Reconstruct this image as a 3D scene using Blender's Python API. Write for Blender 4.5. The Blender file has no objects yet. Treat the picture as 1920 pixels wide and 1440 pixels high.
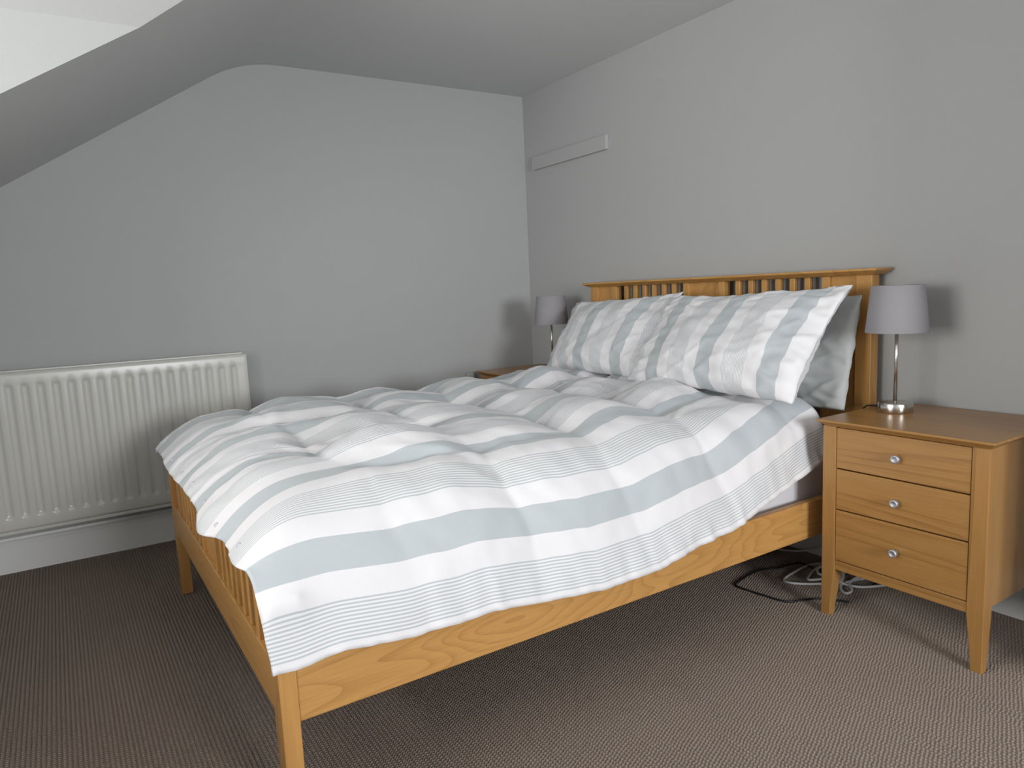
import bpy, bmesh, math, random
import numpy as np
from mathutils import Vector, Matrix, noise

# ------------------------------------------------------------------ camera
S = bpy.context.scene
COL = S.collection
cam_d = bpy.data.cameras.new('camera')
cam = bpy.data.objects.new('camera', cam_d)
COL.objects.link(cam)
R_ = Vector((0.54113223, 0.83976, -0.0444865))
U_ = Vector((-0.08548542, 0.10755875, 0.99051671))
F_ = Vector((-0.83658123, 0.53219757, -0.12999074))
M = Matrix.Identity(4)
for i in range(3):
    M[i][0], M[i][1], M[i][2] = R_[i], U_[i], -F_[i]
M[0][3], M[1][3], M[2][3] = 3.45491923, -2.35177792, 1.04296679
cam.matrix_world = M
cam_d.sensor_fit = 'HORIZONTAL'
cam_d.sensor_width = 36.0
cam_d.lens = 36.0 * 1332.34 / 1920.0
cam_d.clip_start = 0.02
S.camera = cam

# ------------------------------------------------------------------ world, daylight, exposure
W = bpy.data.worlds.new('overcast_sky')
S.world = W
W.use_nodes = True
bg = W.node_tree.nodes['Background']
bg.inputs[0].default_value = (0.80, 0.88, 1.0, 1)
bg.inputs[1].default_value = 1.0

def area(name, loc, rot, sx, sy, power, col):
    d = bpy.data.lights.new(name, 'AREA')
    d.shape = 'RECTANGLE'; d.size = sx; d.size_y = sy
    d.energy = power; d.color = col
    o = bpy.data.objects.new(name, d)
    o.location = loc; o.rotation_euler = rot
    COL.objects.link(o)
    return o
# daylight entering at the dormer window (faces +y) and at the gable window (faces -x)
area('dormer_window_daylight', (2.33, -4.17, 1.195), (math.radians(90), 0, 0), 1.18, 0.93, 50, (1.0, 0.99, 0.965))
area('gable_window_daylight', (6.17, -1.45, 1.28), (0, math.radians(90), 0), 0.86, 0.98, 110, (0.95, 0.975, 1.0))

vs = S.view_settings
vs.view_transform = 'Standard'
vs.look = 'None'
vs.exposure = 0.0
vs.gamma = 1.0
vs.use_curve_mapping = False
S.cycles.use_denoising = True
S.cycles.max_bounces = 10
S.cycles.diffuse_bounces = 8

# ------------------------------------------------------------------ helpers
def srgb(r, g, b):
    f = lambda c: (c / 255 / 12.92) if c / 255 <= 0.04045 else ((c / 255 + 0.055) / 1.055) ** 2.4
    return (f(r), f(g), f(b), 1)

def new_mat(name):
    m = bpy.data.materials.new(name)
    m.use_nodes = True
    nt = m.node_tree
    b = nt.nodes['Principled BSDF']
    return m, nt, b

def N(nt, t, **kw):
    n = nt.nodes.new(t)
    for k, v in kw.items():
        setattr(n, k, v)
    return n

def mth(nt, op, a, b=None, c=None):
    n = N(nt, 'ShaderNodeMath', operation=op)
    for i, v in enumerate((a, b, c)):
        if v is None: continue
        if isinstance(v, (int, float)): n.inputs[i].default_value = v
        else: nt.links.new(v, n.inputs[i])
    return n.outputs[0]

def mixc(nt, fac, a, b):
    n = N(nt, 'ShaderNodeMix', data_type='RGBA')
    for i, v in ((0, fac), (6, a), (7, b)):
        if isinstance(v, (int, float)): n.inputs[i].default_value = v
        elif isinstance(v, tuple): n.inputs[i].default_value = v
        else: nt.links.new(v, n.inputs[i])
    return n.outputs[2]

def plain(name, col, rough=0.5, metal=0.0, bump=0.0, bscale=300, var=0.0):
    m, nt, b = new_mat(name)
    b.inputs['Base Color'].default_value = col
    b.inputs['Roughness'].default_value = rough
    b.inputs['Metallic'].default_value = metal
    tc = N(nt, 'ShaderNodeTexCoord')
    nz = N(nt, 'ShaderNodeTexNoise')
    nz.inputs['Scale'].default_value = bscale
    nz.inputs['Detail'].default_value = 3
    nt.links.new(tc.outputs['Object'], nz.inputs['Vector'])
    if bump:
        bp = N(nt, 'ShaderNodeBump')
        bp.inputs['Strength'].default_value = bump
        bp.inputs['Distance'].default_value = 0.002
        nt.links.new(nz.outputs[0], bp.inputs['Height'])
        nt.links.new(bp.outputs[0], b.inputs['Normal'])
    if var:
        n2 = N(nt, 'ShaderNodeTexNoise')
        n2.inputs['Scale'].default_value = 1.7
        n2.inputs['Detail'].default_value = 6
        nt.links.new(tc.outputs['Object'], n2.inputs['Vector'])
        f = mth(nt, 'MULTIPLY', n2.outputs[0], var)
        dk = tuple(c * 0.6 for c in col[:3]) + (1,)
        nt.links.new(mixc(nt, f, col, dk), b.inputs['Base Color'])
    return m

def wood(name, axis, light, dark, rough=0.38, figure=1.0, seed=0.0, stretch=0.075):
    """oak: contour lines of a noise stretched along the grain give the flame figure, fine pores on top"""
    m, nt, b = new_mat(name)
    tc = N(nt, 'ShaderNodeTexCoord')
    oi = N(nt, 'ShaderNodeObjectInfo')
    off = N(nt, 'ShaderNodeCombineXYZ')
    for i, k in enumerate((7.0, 13.0, 5.0)):
        nt.links.new(mth(nt, 'MULTIPLY_ADD', oi.outputs['Random'], k, seed), off.inputs[i])
    add = N(nt, 'ShaderNodeVectorMath', operation='ADD')
    nt.links.new(tc.outputs['Object'], add.inputs[0])
    nt.links.new(off.outputs[0], add.inputs[1])
    sc = [1.0, 1.0, 1.0]
    sc['xyz'.index(axis)] = stretch
    mp = N(nt, 'ShaderNodeMapping')
    mp.inputs['Scale'].default_value = sc
    nt.links.new(add.outputs[0], mp.inputs['Vector'])
    n1 = N(nt, 'ShaderNodeTexNoise')
    n1.inputs['Scale'].default_value = 9.0
    n1.inputs['Detail'].default_value = 1.2
    n1.inputs['Roughness'].default_value = 0.35
    nt.links.new(mp.outputs[0], n1.inputs['Vector'])
    ph = mth(nt, 'MULTIPLY', n1.outputs[0], 15.0 * figure)
    fr = mth(nt, 'FRACT', ph)
    ring = mth(nt, 'POWER', fr, 3.0)
    sc2 = [1.0, 1.0, 1.0]
    sc2['xyz'.index(axis)] = 0.035
    mp2 = N(nt, 'ShaderNodeMapping')
    mp2.inputs['Scale'].default_value = sc2
    nt.links.new(add.outputs[0], mp2.inputs['Vector'])
    n2 = N(nt, 'ShaderNodeTexNoise')
    n2.inputs['Scale'].default_value = 260.0
    n2.inputs['Detail'].default_value = 2.0
    nt.links.new(mp2.outputs[0], n2.inputs['Vector'])
    fine = mth(nt, 'MULTIPLY', mth(nt, 'SUBTRACT', n2.outputs[0], 0.42), 1.6)
    n3 = N(nt, 'ShaderNodeTexNoise')
    n3.inputs['Scale'].default_value = 2.5
    nt.links.new(add.outputs[0], n3.inputs['Vector'])
    f = mth(nt, 'ADD', mth(nt, 'MULTIPLY', ring, 0.52), mth(nt, 'MULTIPLY', fine, 0.5))
    f = mth(nt, 'ADD', f, mth(nt, 'MULTIPLY', mth(nt, 'SUBTRACT', n3.outputs[0], 0.5), 0.4))
    cl = N(nt, 'ShaderNodeClamp')
    nt.links.new(f, cl.inputs[0])
    nt.links.new(mixc(nt, cl.outputs[0], light, dark), b.inputs['Base Color'])
    b.inputs['Roughness'].default_value = rough
    bp = N(nt, 'ShaderNodeBump')
    bp.inputs['Strength'].default_value = 0.12
    bp.inputs['Distance'].default_value = 0.001
    nt.links.new(n2.outputs[0], bp.inputs['Height'])
    nt.links.new(bp.outputs[0], b.inputs['Normal'])
    return m

def stripes(name, phase=0.0, period=0.270, line=0.0078):
    """woven stripes across the uv map's u (metres): fine lines, white, solid grey green, white"""
    m, nt, b = new_mat(name)
    uv = N(nt, 'ShaderNodeUVMap', uv_map='UVMap')
    sp = N(nt, 'ShaderNodeSeparateXYZ')
    nt.links.new(uv.outputs[0], sp.inputs[0])
    u = mth(nt, 'ADD', sp.outputs[0], phase + 20 * period)
    q = mth(nt, 'MODULO', u, period)
    inl = mth(nt, 'LESS_THAN', q, 0.084)
    ln = mth(nt, 'LESS_THAN', mth(nt, 'MODULO', q, line), line * 0.46)
    ins = mth(nt, 'MULTIPLY', mth(nt, 'GREATER_THAN', q, 0.140), mth(nt, 'LESS_THAN', q, 0.212))
    fac = mth(nt, 'MAXIMUM', mth(nt, 'MULTIPLY', inl, ln), ins)
    white = (0.775, 0.76, 0.775, 1)
    grey = (0.49, 0.525, 0.545, 1)
    nt.links.new(mixc(nt, fac, white, grey), b.inputs['Base Color'])
    b.inputs['Roughness'].default_value = 0.85
    b.inputs['Sheen Weight'].default_value = 0.15
    tc = N(nt, 'ShaderNodeTexCoord')
    nz = N(nt, 'ShaderNodeTexNoise')
    nz.inputs['Scale'].default_value = 26.0
    nz.inputs['Detail'].default_value = 5.0
    nt.links.new(tc.outputs['Object'], nz.inputs['Vector'])
    bp = N(nt, 'ShaderNodeBump')
    bp.inputs['Strength'].default_value = 0.13
    bp.inputs['Distance'].default_value = 0.008
    nt.links.new(nz.outputs[0], bp.inputs['Height'])
    nt.links.new(bp.outputs[0], b.inputs['Normal'])
    return m

def carpet_mat():
    """loop pile: rows of loops along the ribs (x), each row shifted by its own amount"""
    m, nt, b = new_mat('ribbed_carpet')
    tc = N(nt, 'ShaderNodeTexCoord')
    sp = N(nt, 'ShaderNodeSeparateXYZ')
    nt.links.new(tc.outputs['Object'], sp.inputs[0])
    row = mth(nt, 'FLOOR', mth(nt, 'DIVIDE', sp.outputs[1], PITCH))
    wn = N(nt, 'ShaderNodeTexWhiteNoise', noise_dimensions='1D')
    nt.links.new(row, wn.inputs['W'])
    nj = N(nt, 'ShaderNodeTexNoise')
    nj.inputs['Scale'].default_value = 40.0
    nt.links.new(tc.outputs['Object'], nj.inputs['Vector'])
    ph = mth(nt, 'ADD', mth(nt, 'DIVIDE', sp.outputs[0], 0.0090), mth(nt, 'MULTIPLY_ADD', wn.outputs[0], 0.30, mth(nt, 'MULTIPLY', row, 0.5)))
    ph = mth(nt, 'ADD', ph, mth(nt, 'MULTIPLY', nj.outputs[0], 0.5))
    bead = mth(nt, 'MULTIPLY_ADD', mth(nt, 'SINE', mth(nt, 'MULTIPLY', ph, 6.28318)), 0.5, 0.5)
    n = N(nt, 'ShaderNodeTexNoise')
    n.inputs['Scale'].default_value = 330.0
    n.inputs['Detail'].default_value = 2.0
    nt.links.new(tc.outputs['Object'], n.inputs['Vector'])
    n2 = N(nt, 'ShaderNodeTexNoise')
    n2.inputs['Scale'].default_value = 3.0
    n2.inputs['Detail'].default_value = 5.0
    nt.links.new(tc.outputs['Object'], n2.inputs['Vector'])
    f = mth(nt, 'ADD', mth(nt, 'MULTIPLY', bead, 0.42), mth(nt, 'MULTIPLY', n.outputs[0], 0.62))
    f = mth(nt, 'ADD', f, mth(nt, 'MULTIPLY', mth(nt, 'SUBTRACT', n2.outputs[0], 0.5), 0.22))
    cl = N(nt, 'ShaderNodeClamp'); nt.links.new(f, cl.inputs[0])
    nt.links.new(mixc(nt, cl.outputs[0], (0.115, 0.091, 0.076, 1), (0.41, 0.335, 0.28, 1)), b.inputs['Base Color'])
    b.inputs['Roughness'].default_value = 1.0
    b.inputs['Specular IOR Level'].default_value = 0.1
    bp = N(nt, 'ShaderNodeBump')
    bp.inputs['Strength'].default_value = 0.8
    bp.inputs['Distance'].default_value = 0.004
    nt.links.new(f, bp.inputs['Height'])
    nt.links.new(bp.outputs[0], b.inputs['Normal'])
    return m

PITCH = 0.0105
OAK_L, OAK_D = (0.56, 0.30, 0.094, 1), (0.36, 0.165, 0.044, 1)
NS_L, NS_D = (0.375, 0.195, 0.060, 1), (0.22, 0.096, 0.025, 1)
MAT = {
    'wall': plain('grey_white_wall_paint', (0.425, 0.430, 0.428, 1), 0.75, bump=0.10, bscale=180, var=0.06),
    'ceil': plain('ceiling_paint', (0.59, 0.595, 0.60, 1), 0.8, bump=0.05, bscale=150, var=0.06),
    'gloss': plain('white_gloss_paint', (0.70, 0.70, 0.68, 1), 0.35),
    'rad': plain('radiator_enamel', (0.60, 0.595, 0.55, 1), 0.28),
    'carpet': carpet_mat(),
    'steel': plain('brushed_steel', (0.62, 0.58, 0.53, 1), 0.22, 1.0, bump=0.02),
    'knob': plain('satin_nickel', (0.50, 0.52, 0.55, 1), 0.5, 0.85),
    'shade': plain('grey_lampshade_fabric', (0.275, 0.265, 0.28, 1), 0.9, bump=0.15, bscale=600),
    'shade_in': plain('white_shade_lining', (0.75, 0.74, 0.72, 1), 0.8),
    'sheet': plain('white_cotton', (0.74, 0.74, 0.78, 1), 0.9, bump=0.15, bscale=60),
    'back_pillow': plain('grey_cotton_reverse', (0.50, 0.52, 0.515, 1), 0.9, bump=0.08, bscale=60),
    'black': plain('black_rubber', (0.010, 0.010, 0.011, 1), 0.5),
    'cable': plain('white_cable_plastic', (0.62, 0.62, 0.62, 1), 0.45),
    'plastic': plain('white_plastic', (0.72, 0.73, 0.70, 1), 0.35),
    'socket': plain('greyish_plastic', (0.40, 0.41, 0.39, 1), 0.4),  # greyer and darker than the white plastic
    'popper': plain('lilac_clear_plastic', (0.55, 0.54, 0.60, 1), 0.25),
    'dark': plain('dark_gap', (0.03, 0.018, 0.01, 1), 0.9),
    'glass': plain('window_pane', (0.8, 0.85, 0.9, 1), 0.05),
}
for ax in 'xyz':
    MAT['oak_' + ax] = wood('oak_grain_' + ax, ax, OAK_L, OAK_D, seed=0.3, figure=0.35 if ax == 'z' else 1.15, stretch=0.19)
    MAT['ns_' + ax] = wood('satin_oak_grain_' + ax, ax, NS_L, NS_D, rough=0.3, figure=0.3 if ax == 'z' else 0.75, seed=4.0, stretch=0.045)

def empty(name, loc):
    o = bpy.data.objects.new(name, None)
    o.location = loc
    o.empty_display_size = 0.1
    COL.objects.link(o)
    return o

def tag(o, label, cat, group=None):
    o['label'] = label
    o['category'] = cat
    if group: o['group'] = group
    return o

def origin_of(o):
    p = Vector((0, 0, 0))
    while o is not None:
        p += o.location
        o = o.parent
    return p

def link(name, bm, mat, parent=None, smooth=False, at=None, kind=None):
    """bm is in world coordinates; the object is linked with its origin at its parent's (or at `at`)"""
    if parent is not None: org = origin_of(parent)
    elif at is not None: org = Vector(at)
    else: org = Vector((0, 0, 0))
    bmesh.ops.translate(bm, verts=bm.verts, vec=-org)
    me = bpy.data.meshes.new(name)
    bm.to_mesh(me); bm.free()
    mats = mat if isinstance(mat, (list, tuple)) else [mat]
    for k in mats: me.materials.append(MAT[k] if isinstance(k, str) else k)
    if smooth:
        for p in me.polygons: p.use_smooth = True
    o = bpy.data.objects.new(name, me)
    if parent is not None: o.parent = parent
    elif at is not None: o.location = at
    if kind: o['kind'] = kind
    COL.objects.link(o)
    return o

def box(x0, x1, y0, y1, z0, z1, bev=0.0, bm=None):
    own = bmesh.new()
    bmesh.ops.create_cube(own, size=1.0)
    bmesh.ops.scale(own, vec=(x1 - x0, y1 - y0, z1 - z0), verts=own.verts)
    bmesh.ops.translate(own, vec=((x0 + x1) / 2, (y0 + y1) / 2, (z0 + z1) / 2), verts=own.verts)
    if bev:
        bmesh.ops.bevel(own, geom=list(own.edges), offset=bev, segments=2, profile=0.5, affect='EDGES')
    if bm is None: return own
    me = bpy.data.meshes.new('t'); own.to_mesh(me); own.free()
    bm.from_mesh(me); bpy.data.meshes.remove(me)
    return bm

def poly(bm, pts):
    return bm.faces.new([bm.verts.new(p) for p in pts])

def lathe(cx, cy, prof, n=48, caps=True):
    bm = bmesh.new()
    rings = []
    for r, z in prof:
        rings.append([bm.verts.new((cx + r * math.cos(2 * math.pi * i / n), cy + r * math.sin(2 * math.pi * i / n), z)) for i in range(n)])
    for a, b in zip(rings, rings[1:]):
        for i in range(n):
            bm.faces.new((a[i], a[(i + 1) % n], b[(i + 1) % n], b[i]))
    if caps:
        bm.faces.new(rings[0][::-1]); bm.faces.new(rings[-1])
    bmesh.ops.recalc_face_normals(bm, faces=bm.faces)
    return bm

def spline(pts, n=10):
    P = [Vector(p) for p in pts]
    P = [P[0] * 2 - P[1]] + P + [P[-1] * 2 - P[-2]]
    out = []
    for i in range(1, len(P) - 2):
        a, b, c, d = P[i - 1:i + 3]
        for k in range(n):
            t = k / n
            out.append(0.5 * ((2 * b) + (c - a) * t + (2 * a - 5 * b + 4 * c - d) * t * t + (3 * b - a - 3 * c + d) * t ** 3))
    out.append(P[-2])
    return out

def tube(pts, r, n=8, sub=10):
    path = spline(pts, sub)
    bm = bmesh.new()
    rings = []
    up = Vector((0, 0, 1))
    for i, p in enumerate(path):
        t = (path[min(i + 1, len(path) - 1)] - path[max(i - 1, 0)]).normalized()
        s = t.cross(up)
        if s.length < 1e-3: s = t.cross(Vector((1, 0, 0)))
        s.normalize(); q = s.cross(t)
        rings.append([bm.verts.new(p + r * (s * math.cos(2 * math.pi * k / n) + q * math.sin(2 * math.pi * k / n))) for k in range(n)])
    for a, b in zip(rings, rings[1:]):
        for k in range(n):
            bm.faces.new((a[k], a[(k + 1) % n], b[(k + 1) % n], b[k]))
    bm.faces.new(rings[0][::-1]); bm.faces.new(rings[-1])
    bmesh.ops.recalc_face_normals(bm, faces=bm.faces)
    return bm

def struct(name, bm, mat, smooth=False):
    return link(name, bm, mat, smooth=smooth, kind='structure')

# ------------------------------------------------------------------ the room
H = 2.12
XR, YK, YW = 6.20, -2.90, -4.20         # gable wall, knee wall, dormer window wall
D0, D1, DS = 1.28, 3.10, 0.33           # dormer cheeks and width of the splay above them
ZC = 1.773                              # top of the upright part of the cheeks
slope = lambda y: 2.089 + 0.623 * (y + 1.571)
yslope = lambda z: (z - 2.089) / 0.623 - 1.571

def floor_mesh():
    pitch, per = PITCH, 6
    ny = int(round(-YK / pitch)) * per
    ys = -pitch / per * np.arange(ny, -1, -1)
    prof = 0.0070 * (np.abs(np.sin(np.pi * np.arange(ny, -1, -1) / per)) ** 0.7 - 1)
    xs = np.linspace(0, XR, 47)
    bm = bmesh.new()
    grid = [[bm.verts.new((x, y, z)) for y, z in zip(ys, prof)] for x in xs]
    for a, b in zip(grid, grid[1:]):
        for i in range(ny):
            bm.faces.new((a[i], b[i], b[i + 1], a[i + 1]))
    return bm
struct('floor', floor_mesh(), 'carpet', smooth=True)

def ceiling_profile(yend):
    """points (y, z) from the headboard wall to yend: flat, cove, slope"""
    a, k, b = (-1.36, H), (-1.521, H), (-1.66, slope(-1.66))
    pts = [(0.0, H), (-0.7, H)]
    for i in range(25):
        t = i / 24
        pts.append(tuple((1 - t) ** 2 * a[j] + 2 * t * (1 - t) * k[j] + t * t * b[j] for j in (0, 1)))
    if yend >= pts[-1][0]:
        ks = [p for p in pts if p[0] > yend]
        nxt = pts[len(ks)]
        f = (ks[-1][0] - yend) / (ks[-1][0] - nxt[0])
        e = (yend, ks[-1][1] + f * (nxt[1] - ks[-1][1]))
        ks += [e] * (len(pts) + 2 - len(ks))
        return ks
    return pts + [(-1.68, slope(-1.68)), (yend, slope(yend))]

def ceiling_mesh():
    bm = bmesh.new()
    def strip(cols):
        G = [[bm.verts.new((x, y, z)) for y, z in ceiling_profile(ye)] for x, ye in cols]
        for a, b in zip(G, G[1:]):
            for i in range(len(a) - 1):
                vs_ = []
                for v in (a[i], a[i + 1], b[i + 1], b[i]):
                    if all((v.co - w.co).length > 1e-6 for w in vs_): vs_.append(v)
                if len(vs_) > 2: bm.faces.new(vs_)
    ye = lambda d: yslope(ZC + d * (H - ZC) / DS)
    strip([(0, YK), (0.6, YK), (D0, YK)])
    strip([(D0 + DS * i / 10, ye(DS * i / 10)) for i in range(11)])
    strip([(D1 - DS * i / 10, ye(DS * i / 10)) for i in range(10, -1, -1)])
    strip([(D1, YK), (XR, YK)])
    poly(bm, [(D0 + DS, 0, H), (D0 + DS, YW, H), (D1 - DS, YW, H), (D1 - DS, 0, H)])
    for s, xc, xi in ((1, D0, D0 + DS), (-1, D1, D1 - DS)):
        yc, yi = yslope(ZC), yslope(H)
        poly(bm, [(xc, yc, ZC), (xi, yi, H), (xi, YW, H), (xc, YW, ZC)])            # splay
        poly(bm, [(xc, yc, ZC), (xc, YW, ZC), (xc, YW, 0.64), (xc, YK, 0.64), (xc, YK, slope(YK))])   # cheek
    # backing sheet added above the plaster to stop light leaks
    poly(bm, [(-0.1, 0.1, H + 0.05), (XR + 0.1, 0.1, H + 0.05), (XR + 0.1, YW - 0.1, H + 0.05), (-0.1, YW - 0.1, H + 0.05)])
    bmesh.ops.remove_doubles(bm, verts=bm.verts, dist=0.0005)
    return bm
ceil = struct('ceiling', ceiling_mesh(), ['ceil', 'wall'])
for p in ceil.data.polygons:          # cheeks and splays of the dormer carry the wall paint
    if abs(p.normal.x) > 0.3: p.material_index = 1

prof = [(y, z) for y, z in ceiling_profile(YK)]
bm = bmesh.new()
poly(bm, [(0, 0, 0)] + [(0, y, z) for y, z in prof] + [(0, YK, 0)])
struct('wall_left', bm, 'wall')
bm = bmesh.new()
poly(bm, [(0, 0, 0), (XR, 0, 0), (XR, 0, H), (0, 0, H)])
struct('wall_back', bm, 'wall')
# unseen block added further along the headboard wall, shading the near bedside table
struct('wall_shade_block', box(2.98, 4.20, -0.40, 0.0, 0.0, H), 'wall')
bm = bmesh.new()
zk = slope(YK)
poly(bm, [(0, YK, 0), (D0, YK, 0), (D0, YK, zk), (0, YK, zk)])
poly(bm, [(D1, YK, 0), (XR, YK, 0), (XR, YK, zk), (D1, YK, zk)])
poly(bm, [(D0, YK, 0), (D1, YK, 0), (D1, YK, 0.68), (D0, YK, 0.68)])
wx0, wx1, wz0, wz1 = 1.70, 2.96, 0.70, 1.69
for x0, x1, z0, z1 in ((D0, D1, 0.64, wz0), (D0, D1, wz1, H), (D0, wx0, wz0, wz1), (wx1, D1, wz0, wz1)):
    box(x0, x1, YW - 0.08, YW, z0, z1, bm=bm)
struct('wall_front', bm, 'wall')
bm = box(D0, D1, YW, YK + 0.03, 0.66, 0.685, 0.004)
struct('trim_1', bm, 'gloss')
gy0, gy1, gz0, gz1 = -1.97, -0.93, 0.82, 1.74
bm = bmesh.new()
poly(bm, [(XR, 0, 0), (XR, 0, H), (XR, -0.7, H), (XR, gy1, H), (XR, gy1, 0)])
poly(bm, [(XR, gy1, 0), (XR, gy0, 0), (XR, gy0, gz0), (XR, gy1, gz0)])
poly(bm, [(XR, gy1, gz1), (XR, gy0, gz1)] + [(XR, y, z) for y, z in reversed(prof) if y > gy0 and y < gy1] + [(XR, gy1, H)])
poly(bm, [(XR, gy0, 0), (XR, YK, 0), (XR, YK, zk), (XR, gy0, slope(gy0))])
poly(bm, [(XR, gy0, gz1), (XR, gy0, slope(gy0)), (XR, -1.66, slope(-1.66))])
struct('wall_right', bm, 'wall')

def window(name, horizontal_x, a0, a1, z0, z1, pos):
    bm = bmesh.new()
    def bar(p0, p1, q0, q1):
        if horizontal_x: box(p0, p1, pos - 0.07, pos - 0.02, q0, q1, bm=bm)
        else: box(pos + 0.02, pos + 0.07, p0, p1, q0, q1, bm=bm)
    t = 0.045
    bar(a0, a1, z0, z0 + t); bar(a0, a1, z1 - t, z1)
    bar(a0, a0 + t, z0, z1); bar(a1 - t, a1, z0, z1)
    m = (a0 + a1) / 2
    bar(m - t / 2, m + t / 2, z0, z1)
    o = struct(name, bm, 'gloss')
    bm = bmesh.new()
    if horizontal_x: box(a0, a1, pos - 0.078, pos - 0.072, z0, z1, bm=bm)
    else: box(pos + 0.072, pos + 0.078, a0, a1, z0, z1, bm=bm)
    link('window_pane', bm, 'glass', o)
window('window_1', True, wx0, wx1, wz0, wz1, YW)
window('window_2', False, gy0, gy1, gz0, gz1, XR)

def skirting(name, along_y):
    pr = [(0.0, 0.0), (0.018, 0.0), (0.018, 0.112), (0.0145, 0.117), (0.0145, 0.126), (0.009, 0.133), (0.007, 0.142), (0.0, 0.145)]
    bm = bmesh.new()
    ends = (0.0, YK) if along_y else (0.0, XR)
    R = [[bm.verts.new((d, e, z) if along_y else (e, -d, z)) for d, z in pr] for e in ends]
    for i in range(len(pr) - 1):
        bm.faces.new((R[0][i], R[0][i + 1], R[1][i + 1], R[1][i]))
    bmesh.ops.recalc_face_normals(bm, faces=bm.faces)
    struct(name, bm, 'gloss')
skirting('baseboard_left', True)
skirting('baseboard_back', False)

bm = box(0.098, 0.728, -0.020, 0.0, 1.702, 1.773, 0.003)
tag(link('wall_batten', bm, 'wall', at=(0.413, -0.01, 1.702)), 'painted wooden batten fixed to the wall above the far lamp', 'batten')

# ------------------------------------------------------------------ bed frame
XL, XN, YF = 0.6536, 2.1136, -2.063
bed = tag(empty('bed_frame', (1.3836, -1.05, 0)), 'light oak slatted bed frame under the striped duvet', 'bed')
PW = 0.056
def cap_rail(x0, x1, y0, y1, z0, z1, inset, mat, parent, name='cap_rail', lip=0.35):
    """board wide on top, its edges cut away underneath"""
    zl = z1 - (z1 - z0) * lip
    bm = bmesh.new()
    lo = [bm.verts.new((x, y, z0)) for x, y in ((x0 + inset, y0 + inset), (x1 - inset, y0 + inset), (x1 - inset, y1), (x0 + inset, y1))]
    mi = [bm.verts.new((x, y, zl)) for x, y in ((x0, y0), (x1, y0), (x1, y1), (x0, y1))]
    to = [bm.verts.new((x, y, z1)) for x, y in ((x0, y0), (x1, y0), (x1, y1), (x0, y1))]
    for a, b in ((lo, mi), (mi, to)):
        for i in range(4):
            bm.faces.new((a[i], a[(i + 1) % 4], b[(i + 1) % 4], b[i]))
    bm.faces.new(lo[::-1]); bm.faces.new(to)
    bmesh.ops.recalc_face_normals(bm, faces=bm.faces)
    bmesh.ops.bevel(bm, geom=list(bm.edges), offset=0.0015, segments=2, profile=0.5, affect='EDGES')
    return link(name, bm, mat, parent)

def board(prefix_y0, prefix_y1, zlow, zhigh, zpost):
    """posts, bars, panels and slats of the head or foot board between heights zlow and zhigh"""
    y0, y1 = prefix_y0, prefix_y1
    ym = (y0 + y1) / 2
    for a, b in ((XL, XL + PW), (XN - PW, XN)):
        link('post', box(a, b, y0, y1, 0.0, zpost, 0.002), 'oak_z', bed)
    for a, b in ((0.81, 0.84), (1.272, 1.302), (1.465, 1.495), (1.927, 1.957)):
        link('stile', box(a, b, y0 + 0.005, y1 - 0.003, zlow, zhigh, 0.0015), 'oak_z', bed)
    for a, b in ((XL + PW, 0.81), (1.302, 1.465), (1.957, XN - PW)):
        link('panel', box(a, b, ym - 0.004, ym + 0.008, zlow, zhigh), 'oak_z', bed)
    for a, b in ((0.84, 1.272), (1.495, 1.927)):
        for k in range(6):
            c = a + (b - a) * (k + 1) / 7
            link('slat', box(c - 0.011, c + 0.011, ym - 0.011, ym + 0.011, zlow, zhigh, 0.0015), 'oak_z', bed)
# head
board(-0.080, -0.037, 0.42, 1.043, 1.043)
cap_rail(XL - 0.030, XN + 0.030, -0.112, -0.012, 1.043, 1.064, 0.026, 'oak_x', bed)
link('lower_rail', box(XL + PW, XN - PW, -0.072, -0.044, 0.30, 0.42, 0.002), 'oak_x', bed)
# foot
board(YF, -2.027, 0.335, 0.525, 0.465)
cap_rail(XL + 0.05, XN - 0.085, -2.068, -2.016, 0.525, 0.542, 0.006, 'oak_x', bed)
link('lower_rail', box(XL + PW, XN - PW, YF + 0.002, -2.031, 0.226, 0.335, 0.002), 'oak_x', bed)
for a, b in ((XN - 0.026, XN - 0.002), (XL + 0.002, XL + 0.026)):
    link('side_rail', box(a, b, -2.027, -0.080, 0.2174, 0.3376, 0.003), 'oak_y', bed)
for a, b in ((XN - 0.05, XN - 0.026), (XL + 0.026, XL + 0.05)):
    link('support_ledge', box(a, b, -2.02, -0.09, 0.225, 0.245), 'oak_y', bed)
for k in range(10):
    y = -1.93 + k * 0.19
    link('base_slat', box(XL + 0.03, XN - 0.03, y - 0.035, y + 0.035, 0.245, 0.258), 'oak_x', bed)

# ------------------------------------------------------------------ mattress
def mattress():
    bm = box(0.705, 2.058, -1.985, -0.088, 0.258, 0.525)
    bmesh.ops.bevel(bm, geom=list(bm.edges), offset=0.055, segments=5, profile=0.5, affect='EDGES')
    return bm
tag(link('mattress', mattress(), 'sheet', smooth=True, at=(1.3836, -1.04, 0.258)), 'mattress in a white fitted sheet beneath the striped duvet', 'mattress')

# ------------------------------------------------------------------ duvet
def nz(x, y, z=0.0):
    return noise.noise(Vector((x, y, z)))

def interp(x, xs, ys):
    return float(np.interp(x, xs, ys))

H0 = 0.618                      # height of the seams on the bed
def bend(t, R, phi):
    """t metres past the start of the bend: (outward, drop, normal outward, normal up)"""
    if t <= 0: return t, 0.0, 0.0, 1.0
    L = R * phi
    if t < L:
        a = t / R
        return R * math.sin(a), R * (1 - math.cos(a)), math.sin(a), math.cos(a)
    e = t - L
    return R * math.sin(phi) + e * math.cos(phi), R * (1 - math.cos(phi)) + e * math.sin(phi), math.sin(phi), math.cos(phi)

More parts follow.
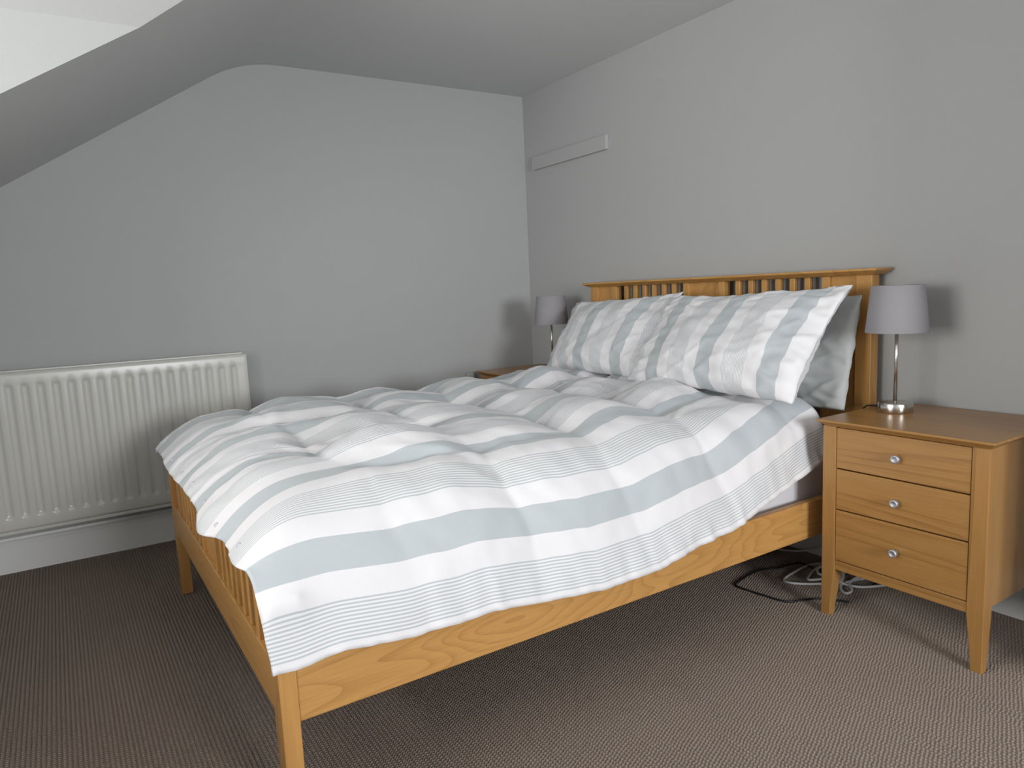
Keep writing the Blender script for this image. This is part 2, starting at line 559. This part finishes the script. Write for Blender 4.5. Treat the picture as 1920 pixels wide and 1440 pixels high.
USEAM = [-0.02, 0.47, 0.80, 1.15, 1.50, 1.86]      # metres from the near hem
VSEAM = [-0.20, 0.33, 0.66, 0.99, 1.33, 1.68, 2.10]  # metres from the foot hem
def pocket(x, seams):
    for i in range(len(seams) - 1):
        if x < seams[i + 1] or i == len(seams) - 2:
            s = (x - seams[i]) / (seams[i + 1] - seams[i])
            return i, min(max(s, 0.0), 1.0)

UMAX, VMAX = 1.745, 1.80
def rest_on_footboard(P, UV):
    """lift or push the cloth clear of the foot board's posts and cap, then relax it"""
    A = np.array(UV)
    w = 0.5 * np.clip((0.34 - A[..., 1]) / 0.1, 0, 1) * np.clip((0.62 - A[..., 0]) / 0.15, 0, 1)
    w = w[..., None]
    edge = np.ones(P.shape[:2] + (1,)); edge[0] = 0; edge[-1] = 0; edge[:, 0] = 0; edge[:, -1] = 0
    for it in range(46):
        if it < 43:
            Q = np.pad(P, ((1, 1), (1, 1), (0, 0)), mode='edge')
            L = (Q[2:, 1:-1] + Q[:-2, 1:-1] + Q[1:-1, 2:] + Q[1:-1, :-2]) / 4
            P = P + (L - P) * w * edge
        x, y, z = P[..., 0], P[..., 1], P[..., 2]
        top = np.where(x < 2.045, 0.556, 0.480)
        over = (y > -2.076) & (y < -2.005) & (x < 2.126) & (z < top)
        lift = over & (((2.126 - x) > 0.6 * (top - z)) | (x < 2.045))
        P[..., 2] = np.where(lift, top, z)
        P[..., 0] = np.where(over & ~lift, 2.126, x)
    return P

def duvet():
    nu, nv = 190, 196
    XS, YS = 1.88, -1.925
    bm = bmesh.new()
    uvl = bm.loops.layers.uv.new('UVMap')
    V, UV = [], []
    for j in range(nv + 1):
        v = VMAX * j / nv
        row, ruv = [], []
        yb = YS + (v - 0.185)                      # rough y of this row
        # height of the near hem along the bed
        zh = interp(yb, [-2.10, -1.95, -1.8, -1.6, -1.3, -1.1, -0.95, -0.78, -0.6, -0.42, -0.25],
                    [0.345, 0.350, 0.333, 0.330, 0.300, 0.303, 0.325, 0.345, 0.395, 0.440, 0.47])
        zh += 0.004 * nz(yb * 14, 3.1)
        kf = max(0.0, 1 - v / 0.45) ** 1.4              # the foot board squares the drape off
        kh = min(1.0, max(0.0, (v - 1.15) / 0.45))
        kf = max(kf, 0.95 * kh)
        RN, XSN = 0.23 - 0.11 * kf, XS + 0.093 * kf
        oN = RN * 1.25 + (H0 - RN * (1 - math.cos(1.25)) - zh) / math.sin(1.25)
        UM = min(UMAX, XSN + oN + 0.05 - 0.612)       # the far hem stays clear of the bedside table
        for i in range(nu + 1):
            u = UM * i / nu
            tN = oN - u                               # > 0 past the near bend
            oF = 0.193 - 0.022 * max(0.0, 1 - u / 0.42) + 0.016 * nz(u * 2.2, 9.0) + 0.028 * math.exp(-((u - 0.60) / 0.09) ** 2) + 0.02 * math.exp(-((u - 0.30) / 0.10) ** 2)
            tF = oF - v * 1.0
            tX = u - (UM - 0.15)                    # > 0 past the far bend
            ox, dN, nxo, nzu = bend(tN, RN, 1.25)
            oy, dF, nyo, nzv = bend(tF, 0.22, 0.98)
            fx, dX, fxo, fzu = bend(tX, 0.10, 1.2)
            x = XSN + ox
            if tX > 0: x = x + tX - fx
            y = YS - oy
            drop = (dN ** 5 + dF ** 5 + dX ** 5) ** 0.2
            z = H0 - drop
            n = Vector((nxo - fxo, -nyo, max(0.05, min(nzu, nzv, fzu)))).normalized()
            top = 1.0 - min(1.0, max(0.0, tN / 0.25))  # 1 on the bed, 0 on the hanging side
            # stitched pockets, seams wander a little
            wu = u + 0.035 * nz(u * 2.6, v * 2.6, 1.0) + 0.010 * nz(u * 9, v * 9, 2.0)
            wv = v + 0.045 * nz(u * 2.4, v * 2.4, 5.0) + 0.012 * nz(u * 9, v * 9, 6.0)
            iu, su = pocket(wu, USEAM)
            iv, sv = pocket(wv, VSEAM)
            # some stretches of seam are pulled tight, others barely show
            ku = 0.55 + 0.45 * max(-1, min(1, 2.4 * nz(u * 2.3, v * 3.1, 21.0)))
            kv = 0.62 + 0.38 * max(-1, min(1, 2.4 * nz(u * 3.1, v * 2.3, 27.0)))
            pu = 1 - ku * (1 - math.sin(math.pi * su) ** 0.75)
            pv = 1 - kv * (1 - math.sin(math.pi * sv) ** 0.75)
            lo = 0.16 + 0.84 * top
            h = interp(u, [0.34, 0.62], [0.030, 0.067]) * (1 + 0.5 * nz(u * 2.7, v * 2.7, 31.0)) * pu * pv * lo
            if top < 1:   # hanging side: upright creases along the seams only
                h = h + (1 - top) * 0.016 * (pv - 0.4)
            near_hem = math.exp(-u / 0.05)
            foot = min(1.0, max(0.0, (0.30 - v) / 0.20))
            h *= (1 - 0.75 * near_hem) * (1 - 0.80 * foot) * (1 - 0.8 * min(1.0, max(0.0, tX / 0.08)))
            # slack folds running out of the seams
            cr = (1 - abs(nz(u * 7.5 + 2.2 * nz(v * 3, u * 3), v * 3.6, 11.0)) * 3.2)
            cr = max(0.0, cr)
            near_seam = (1 - pu * pv)
            h += 0.0085 * cr * (0.2 + near_seam) * top
            h += 0.012 * nz(u * 5, v * 5, 4.0) * top * (1 - 0.7 * foot) + 0.0035 * nz(u * 16, v * 16, 8.0)
            hd = interp(v, [1.2, 1.7], [0, 1])
            h += hd * 0.010 * nz(u * 11, v * 8, 15.0)
            # gathered hem
            h += near_hem * (0.010 * nz(v * 22, u * 4, 2.0) + 0.006 * nz(v * 45, u * 9, 7.0))
            h += max(0.0, 1 - v / 0.12) * 0.010 * nz(u * 7, 4.4)
            p = Vector((x, y, z)) + n * h
            p.z += 0.015 * interp(v, [1.35, 1.6], [0, 1]) * top
            row.append(tuple(p)); ruv.append((u, v))
        V.append(row); UV.append(ruv)
    V = rest_on_footboard(np.array(V), UV)
    for k in (38, 58, 78, 98, 118, 140):          # poppers along the foot hem
        POPPERS.append((Vector(V[3][k]), (Vector(V[3][k + 1]) - Vector(V[3][k - 1])).cross(Vector(V[4][k]) - Vector(V[2][k])).normalized()))
    V = [[bm.verts.new(p) for p in row] for row in V]
    for j in range(nv):
        for i in range(nu):
            f = bm.faces.new((V[j][i], V[j][i + 1], V[j + 1][i + 1], V[j + 1][i]))
            for l, (a, b) in zip(f.loops, ((j, i), (j, i + 1), (j + 1, i + 1), (j + 1, i))):
                l[uvl].uv = UV[a][b]
    bmesh.ops.recalc_face_normals(bm, faces=bm.faces)
    return bm
POPPERS = []
duv = link('duvet', duvet(), stripes('striped_cotton_duvet', -0.018), smooth=True, at=(1.38, -1.1, 0.55))
if duv.data.polygons[20000].normal.z < 0: duv.data.flip_normals()
sm = duv.modifiers.new('cloth_thickness', 'SOLIDIFY'); sm.thickness = 0.007; sm.offset = -1
for p, n in POPPERS:
    if n.y > 0: n = -n
    bm = lathe(0, 0, [(0.0058, -0.001), (0.0058, 0.0016), (0.0042, 0.0028), (0.0018, 0.0030)], 16)
    bmesh.ops.transform(bm, matrix=Matrix.Translation(p) @ n.to_track_quat('Z', 'Y').to_matrix().to_4x4(), verts=bm.verts)
    link('popper', bm, 'popper', duv, smooth=True)
tag(duv, 'puffy duvet with white and grey green stripes spread over the bed', 'duvet')

# ------------------------------------------------------------------ pillows
def pillow(name, TL, TR, BL, BR, thick, mat, label, seed, ear=0.05, wrinkle=1.0):
    TL, TR, BL, BR = map(Vector, (TL, TR, BL, BR))
    ns, nt_ = 84, 60
    width = ((TR - TL).length + (BR - BL).length) / 2
    c = (TL + TR + BL + BR) / 4
    nrm = ((TR - TL) + (BR - BL)).cross((TL - BL) + (TR - BR)).normalized()   # faces the room
    bm = bmesh.new()
    uvl = bm.loops.layers.uv.new('UVMap')
    sides = []
    for sgn in (1, -1):
        G = []
        for j in range(nt_ + 1):
            t = -1 + 2 * j / nt_
            row = []
            for i in range(ns + 1):
                s = -1 + 2 * i / ns
                ss = s * (1 - ear * (1 - t * t) * abs(s))
                tt = t * (1 - ear * 1.5 * (1 - s * s) * abs(t))
                a, b = (ss + 1) / 2, (tt + 1) / 2
                p = BL * (1 - a) * (1 - b) + BR * a * (1 - b) + TL * (1 - a) * b + TR * a * b
                prof = max(0.0, (1 - abs(s) ** 2.6)) ** 0.62 * max(0.0, (1 - abs(t) ** 2.4)) ** 0.62
                h = thick * prof * (1.12 - 0.22 * t)
                edge = 1 - prof
                w = 0.012 * nz(s * 2.0 + seed, t * 1.6, seed) + 0.006 * nz(s * 5 + t * 3 + seed, t * 5, 3.0 + seed)
                w += 0.006 * max(0, 1 - 4 * abs(nz(s * 3.2 - t * 2.4 + seed, t * 1.6 + s, seed + 9))) * (0.3 + edge)
                w += 0.007 * edge * nz(s * 9 + seed, t * 9, 5.0)
                rim = min(1.0, prof * 5)
                p = p + nrm * (sgn * (h + w * wrinkle * rim) + (1 - rim) * 0.010 * nz(s * 4 + seed, t * 4, 1.0))
                row.append((bm.verts.new(p), ((s + 1) / 2 * width, b)))
            G.append(row)
        sides.append(G)
        for j in range(nt_):
            for i in range(ns):
                q = (G[j][i], G[j][i + 1], G[j + 1][i + 1], G[j + 1][i])
                if sgn < 0: q = q[::-1]
                f = bm.faces.new([v for v, _ in q])
                for l, (_, uv) in zip(f.loops, q): l[uvl].uv = uv
    bmesh.ops.remove_doubles(bm, verts=bm.verts, dist=0.0008)
    o = link(name, bm, mat, smooth=True, at=(c.x, c.y, min(BL.z, BR.z)))
    return tag(o, label, 'pillow', 'pillows at the head of the bed')

pillow('pillow', (0.645, -0.165, 0.972), (1.385, -0.185, 1.010), (0.685, -0.395, 0.665), (1.365, -0.430, 0.672), 0.070,
       stripes('striped_cotton_left', -0.124, line=0.0052), 'striped pillow nearest the far lamp, half behind the other front pillow', 2.0)
pillow('pillow', (1.325, -0.215, 0.985), (2.125, -0.205, 1.013), (1.345, -0.475, 0.672), (2.135, -0.520, 0.668), 0.074,
       stripes('striped_cotton_front', 0.222 - 0.745, line=0.0052), 'front striped pillow nearest the large bedside lamp', 7.0, wrinkle=1.3)
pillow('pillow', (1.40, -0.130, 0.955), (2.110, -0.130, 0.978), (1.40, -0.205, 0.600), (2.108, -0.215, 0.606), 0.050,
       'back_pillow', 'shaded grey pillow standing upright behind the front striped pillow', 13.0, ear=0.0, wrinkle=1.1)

# ------------------------------------------------------------------ bedside tables
NX0, NX1 = 2.1656, 2.6524
def bedside(label):
    t = tag(empty('bedside_table', ((NX0 + NX1) / 2, -0.23, 0)), label, 'bedside table', 'matching three drawer bedside tables')
    cap_rail(NX0, NX1, -0.447, -0.014, 0.598, 0.619, 0.019, 'ns_x', t, 'table_top', 0.28)
    lw = 0.043
    def leg(x0, x1, y0, y1, ix, iy):
        """square leg whose foot is cut away on its inner faces (ix, iy: +1 or -1 towards the inside)"""
        zs = [0.0, 0.03, 0.06, 0.09, 0.12, 0.15, 0.598]
        cut = [0.015, 0.0128, 0.0098, 0.0066, 0.0032, 0.0, 0.0]
        bm = bmesh.new()
        R = []
        for z, c in zip(zs, cut):
            a, b = (x0, x1 - c) if ix > 0 else (x0 + c, x1)
            d, e = (y0, y1 - c) if iy > 0 else (y0 + c, y1)
            R.append([bm.verts.new(q) for q in ((a, d, z), (b, d, z), (b, e, z), (a, e, z))])
        for A, B in zip(R, R[1:]):
            for k in range(4): bm.faces.new((A[k], A[(k + 1) % 4], B[(k + 1) % 4], B[k]))
        bm.faces.new(R[0][::-1]); bm.faces.new(R[-1])
        bmesh.ops.recalc_face_normals(bm, faces=bm.faces)
        ed = [e for e in bm.edges if abs(e.verts[0].co.z - e.verts[1].co.z) > 0.01]
        bmesh.ops.bevel(bm, geom=ed, offset=0.002, segments=2, profile=0.5, affect='EDGES')
        link('leg', bm, 'ns_z', t)
    xa, xb = 2.173, 2.634
    for x0, x1, ix in ((xa, xa + lw, 1), (xb - lw, xb, -1)):
        leg(x0, x1, -0.425, -0.382, ix, 1)
        leg(x0, x1, -0.060, -0.018, ix, -1)
    for x0, x1 in ((xa + 0.009, xa + 0.022), (xb - 0.022, xb - 0.009)):
        link('side_panel', box(x0, x1, -0.384, -0.058, 0.165, 0.598), 'ns_z', t)
    link('back_panel', box(xa + lw, xb - lw, -0.034, -0.022, 0.165, 0.598), 'ns_x', t)
    link('apron', box(xa + lw, xb - lw, -0.423, -0.400, 0.153, 0.182, 0.0015), 'ns_x', t)
    link('carcass', box(xa + 0.02, xb - 0.02, -0.403, -0.034, 0.165, 0.590), 'dark', t)
    for z0, z1 in ((0.4725, 0.5965), (0.3455, 0.4700), (0.1840, 0.3430)):
        d = link('drawer', box(xa + lw + 0.0015, xb - lw - 0.0015, -0.4235, -0.4035, z0 + 0.0008, z1 - 0.0008, 0.0012), 'ns_x', t)
        zc = (z0 + z1) / 2
        pr = [(0.0055, 0.0), (0.0055, 0.010), (0.0105, 0.0125), (0.0118, 0.015), (0.0118, 0.0215), (0.0108, 0.0232), (0.0072, 0.0238), (0.0066, 0.0229), (0.0, 0.0227)]
        bm = lathe(0, 0, [(max(r, 0.0004), h) for r, h in pr], 24)
        bmesh.ops.rotate(bm, verts=bm.verts, cent=(0, 0, 0), matrix=Matrix.Rotation(math.radians(90), 3, 'X'))
        bmesh.ops.translate(bm, verts=bm.verts, vec=(2.4035, -0.4235, zc))
        link('knob', bm, 'knob', d, smooth=True)
    return t

def copy_tree(o, parent=None):
    c = o.copy(); COL.objects.link(c); c.parent = parent
    for ch in list(o.children): copy_tree(ch, c)
    return c

ns = bedside('three drawer oak bedside table in full view beside the bed')
far = copy_tree(ns)
far.location.x += 0.105 - NX0
far['label'] = 'bedside table mostly hidden behind the duvet in the far corner'

# ------------------------------------------------------------------ lamps
ZT = 0.619
def lamp(x, y, label, cord):
    t = tag(empty('table_lamp', (x, y, ZT)), label, 'lamp', 'matching table lamps with grey shades')
    link('base', lathe(x, y, [(0.0495, ZT), (0.0510, ZT + 0.003), (0.0510, ZT + 0.0285), (0.0500, ZT + 0.0305), (0.010, ZT + 0.032), (0.006, ZT + 0.034)], 64), 'steel', t, smooth=False)
    link('stem', lathe(x, y, [(0.0051, ZT + 0.030), (0.0051, ZT + 0.30)], 24), 'steel', t, smooth=True)
    link('bulb_holder', lathe(x, y, [(0.006, ZT + 0.27), (0.015, ZT + 0.28), (0.015, ZT + 0.32)], 24), 'plastic', t, smooth=True)
    zb, zt_ = ZT + 0.247, ZT + 0.388
    sh = link('lamp_shade', lathe(x, y, [(0.0860, zb + 0.001), (0.0875, zb), (0.0882, zb + 0.002), (0.0732, zt_), (0.0725, zt_ + 0.0008), (0.0715, zt_), (0.0860, zb + 0.001)], 64, caps=False), 'shade', t, smooth=False)
    sh.data.polygons.foreach_set('use_smooth', [True] * len(sh.data.polygons))
    sh.data.set_sharp_from_angle(angle=math.radians(40))
    link('shade_lining', lathe(x, y, [(0.0847, zb + 0.003), (0.0703, zt_ - 0.003)], 64, caps=False), 'shade_in', sh, smooth=True)
    bm = bmesh.new()
    for k in range(3):
        a = 2 * math.pi * k / 3
        sp = tube([(x + 0.014 * math.cos(a), y + 0.014 * math.sin(a), ZT + 0.318), (x + 0.040 * math.cos(a), y + 0.040 * math.sin(a), ZT + 0.322), (x + 0.069 * math.cos(a), y + 0.069 * math.sin(a), ZT + 0.330)], 0.0015, 6, 3)
        me = bpy.data.meshes.new('t'); sp.to_mesh(me); sp.free(); bm.from_mesh(me); bpy.data.meshes.remove(me)
    link('shade_carrier', bm, 'plastic', sh)
    link('power_cord', tube(cord, 0.0028, 8, 8), 'black', t, smooth=True)
    for o in t.children:
        if o.name.startswith('base'):
            for p in o.data.polygons: p.use_smooth = True
            o.data.set_sharp_from_angle(angle=math.radians(30))
    return t
lamp(2.262, -0.193, 'large near lamp with grey shade on the fully visible bedside table',
     [(2.216, -0.185, 0.626), (2.19, -0.160, 0.624), (2.17, -0.150, 0.6225), (2.150, -0.165, 0.619), (2.146, -0.17, 0.585), (2.142, -0.12, 0.40), (2.138, -0.08, 0.12), (2.15, -0.07, 0.006), (2.16, -0.12, 0.005)])
lamp(0.497, -0.215, 'small looking far lamp with grey shade in the room corner',
     [(0.545, -0.205, 0.626), (0.57, -0.195, 0.6225), (0.595, -0.19, 0.620), (0.605, -0.19, 0.57), (0.608, -0.12, 0.25), (0.608, -0.08, 0.006)])

# ------------------------------------------------------------------ radiator
def radiator():
    y1, y0 = -1.6420, -2.7700
    z0, z1 = 0.184, 0.816
    r = tag(empty('radiator', (0.06, (y0 + y1) / 2, z0)), 'white panel radiator with upright grooves on the wall beyond the bed foot', 'radiator')
    XF = 0.090
    pitch, first = 0.0522, -1.6925
    off = [-0.019, -0.0150, -0.0125, -0.0085, -0.0045, 0.0045, 0.0085, 0.0125, 0.0150, 0.019]
    dep = [0, 0.0006, 0.0022, 0.0054, 0.0066, 0.0066, 0.0054, 0.0022, 0.0006, 0]
    ys, ds = [y1], [0.0]
    k = 0
    while first - k * pitch > y0 + 0.03:
        c = first - k * pitch
        for o, d in zip(reversed(off), dep):
            ys.append(c + o); ds.append(d)
        k += 1
    ys.append(y0); ds.append(0.0)
    # z levels: rolled edges, then grooves between zb and zt with sloping ends
    zt, zb = z1 - 0.045, z0 + 0.050
    lev = [(z0, 0.014, 0), (z0 + 0.004, 0.005, 0), (z0 + 0.010, 0.001, 0), (z0 + 0.016, 0, 0), (zb, 0, 0), (zb + 0.004, 0, .12), (zb + 0.009, 0, .6), (zb + 0.015, 0, .93), (zb + 0.022, 0, 1),
           ((zb + zt) / 2, 0, 1), (zt - 0.022, 0, 1), (zt - 0.015, 0, .93), (zt - 0.009, 0, .6), (zt - 0.004, 0, .12), (zt, 0, 0), (z1 - 0.016, 0, 0), (z1 - 0.009, 0.0015, 0), (z1 - 0.004, 0.005, 0), (z1 - 0.001, 0.010, 0), (z1, 0.016, 0)]
    bm = bmesh.new()
    G = [[bm.verts.new((XF - back - d * g, y, z)) for y, d in zip(ys, ds)] for z, back, g in lev]
    for a, b in zip(G, G[1:]):
        for i in range(len(ys) - 1):
            bm.faces.new((a[i], a[i + 1], b[i + 1], b[i]))
    bmesh.ops.recalc_face_normals(bm, faces=bm.faces)
    fp = link('front_panel', bm, 'rad', r, smooth=True)
    if fp.data.polygons[5].normal.x < 0: fp.data.flip_normals()
    link('back_panel', box(0.040, 0.0745, y0 + 0.004, y1 - 0.006, z0 + 0.006, z1 + 0.006, 0.003), 'rad', r)
    link('bottom_seam', box(0.072, 0.0865, y0, y1, z0 - 0.010, z0 + 0.003, 0.002), 'rad', r)
    for a, b in ((y1 - 0.002, y1 + 0.010), (y0 - 0.010, y0 + 0.002)):
        link('end_seam', box(0.068, 0.084, a, b, z0 + 0.002, z1 - 0.004, 0.002), 'rad', r)
    for y in (y1 - 0.18, y0 + 0.18):
        link('bracket', box(0.002, 0.041, y - 0.02, y + 0.02, z0 + 0.05, z1 - 0.05), 'rad', r)
    for y in (y0 + 0.02,):
        link('valve', lathe(0.066, y - 0.045, [(0.011, 0.075), (0.011, 0.16), (0.017, 0.165), (0.017, 0.235), (0.012, 0.24)], 20), 'plastic', r, smooth=True)
        link('pipe', lathe(0.066, y - 0.045, [(0.0075, 0.0), (0.0075, 0.08)], 16), 'rad', r, smooth=True)
    return r
radiator()

# ------------------------------------------------------------------ socket and cables
so = tag(empty('wall_socket', (0.0, -0.50, 0.50)), 'white wall socket behind the far bedside table', 'socket')
link('face_plate', box(0.0, 0.010, -0.478, -0.392, 0.520, 0.606, 0.003), 'socket', so)
link('plug', box(0.010, 0.036, -0.462, -0.420, 0.555, 0.602, 0.006), 'socket', so)

Z = 0.0035
bl = [(2.127, -0.346), (2.09, -0.399), (2.068, -0.451), (1.978, -0.471), (1.899, -0.48), (1.876, -0.468), (1.865, -0.428), (1.847, -0.315), (1.875, -0.245), (1.892, -0.148), (1.944, -0.145), (1.997, -0.152)]
pts = [(2.19, -0.30, Z)] + [(x, y, Z) for x, y in bl] + [(2.03, -0.13, 0.012), (2.06, -0.09, Z)]
tag(link('power_cable', tube(pts, 0.0034, 8, 8), 'black', smooth=True, at=(1.95, -0.3, 0)), 'thin black cable looping over the carpet beside the bedside table leg', 'cable')
w = [(2.118, -0.070, Z), (2.118, -0.094, Z), (2.104, -0.131, Z), (2.091, -0.187, Z), (2.054, -0.241, Z), (2.03, -0.275, Z), (1.99, -0.313, Z), (1.956, -0.315, Z), (1.939, -0.253, Z), (1.929, -0.148, Z), (1.944, -0.085, Z),
     (1.99, -0.065, 0.010), (2.05, -0.10, 0.012), (2.06, -0.18, 0.014), (2.02, -0.263, 0.012), (1.987, -0.207, 0.010), (1.973, -0.153, 0.012), (1.965, -0.104, 0.014), (2.01, -0.075, 0.018),
     (2.06, -0.14, 0.020), (2.090, -0.19, 0.018), (2.103, -0.205, 0.012), (2.149, -0.175, 0.006), (2.186, -0.102, Z), (2.20, -0.06, Z), (2.16, -0.05, 0.010), (2.12, -0.12, 0.018), (2.122, -0.189, 0.016), (2.153, -0.227, 0.008),
     (2.145, -0.249, Z), (2.113, -0.226, 0.006), (2.08, -0.16, 0.024), (2.03, -0.12, 0.026), (1.99, -0.16, 0.022), (2.02, -0.21, 0.02), (2.06, -0.20, 0.022)]
tag(link('extension_cable', tube(w, 0.0042, 8, 8), 'cable', smooth=True, at=(2.05, -0.2, 0)), 'thick white cable coiled on the carpet under the bedside table', 'cable')
w2 = [(1.60, -0.10, Z), (1.70, -0.105, Z), (1.778, -0.078, Z), (1.82, -0.052, 0.006), (1.86, -0.030, 0.016), (1.914, -0.026, 0.048), (1.96, -0.024, 0.09)]
tag(link('aerial_cable', tube(w2, 0.0038, 8, 8), 'cable', smooth=True, at=(1.8, -0.06, 0)), 'white cable running along the skirting board under the headboard', 'cable')
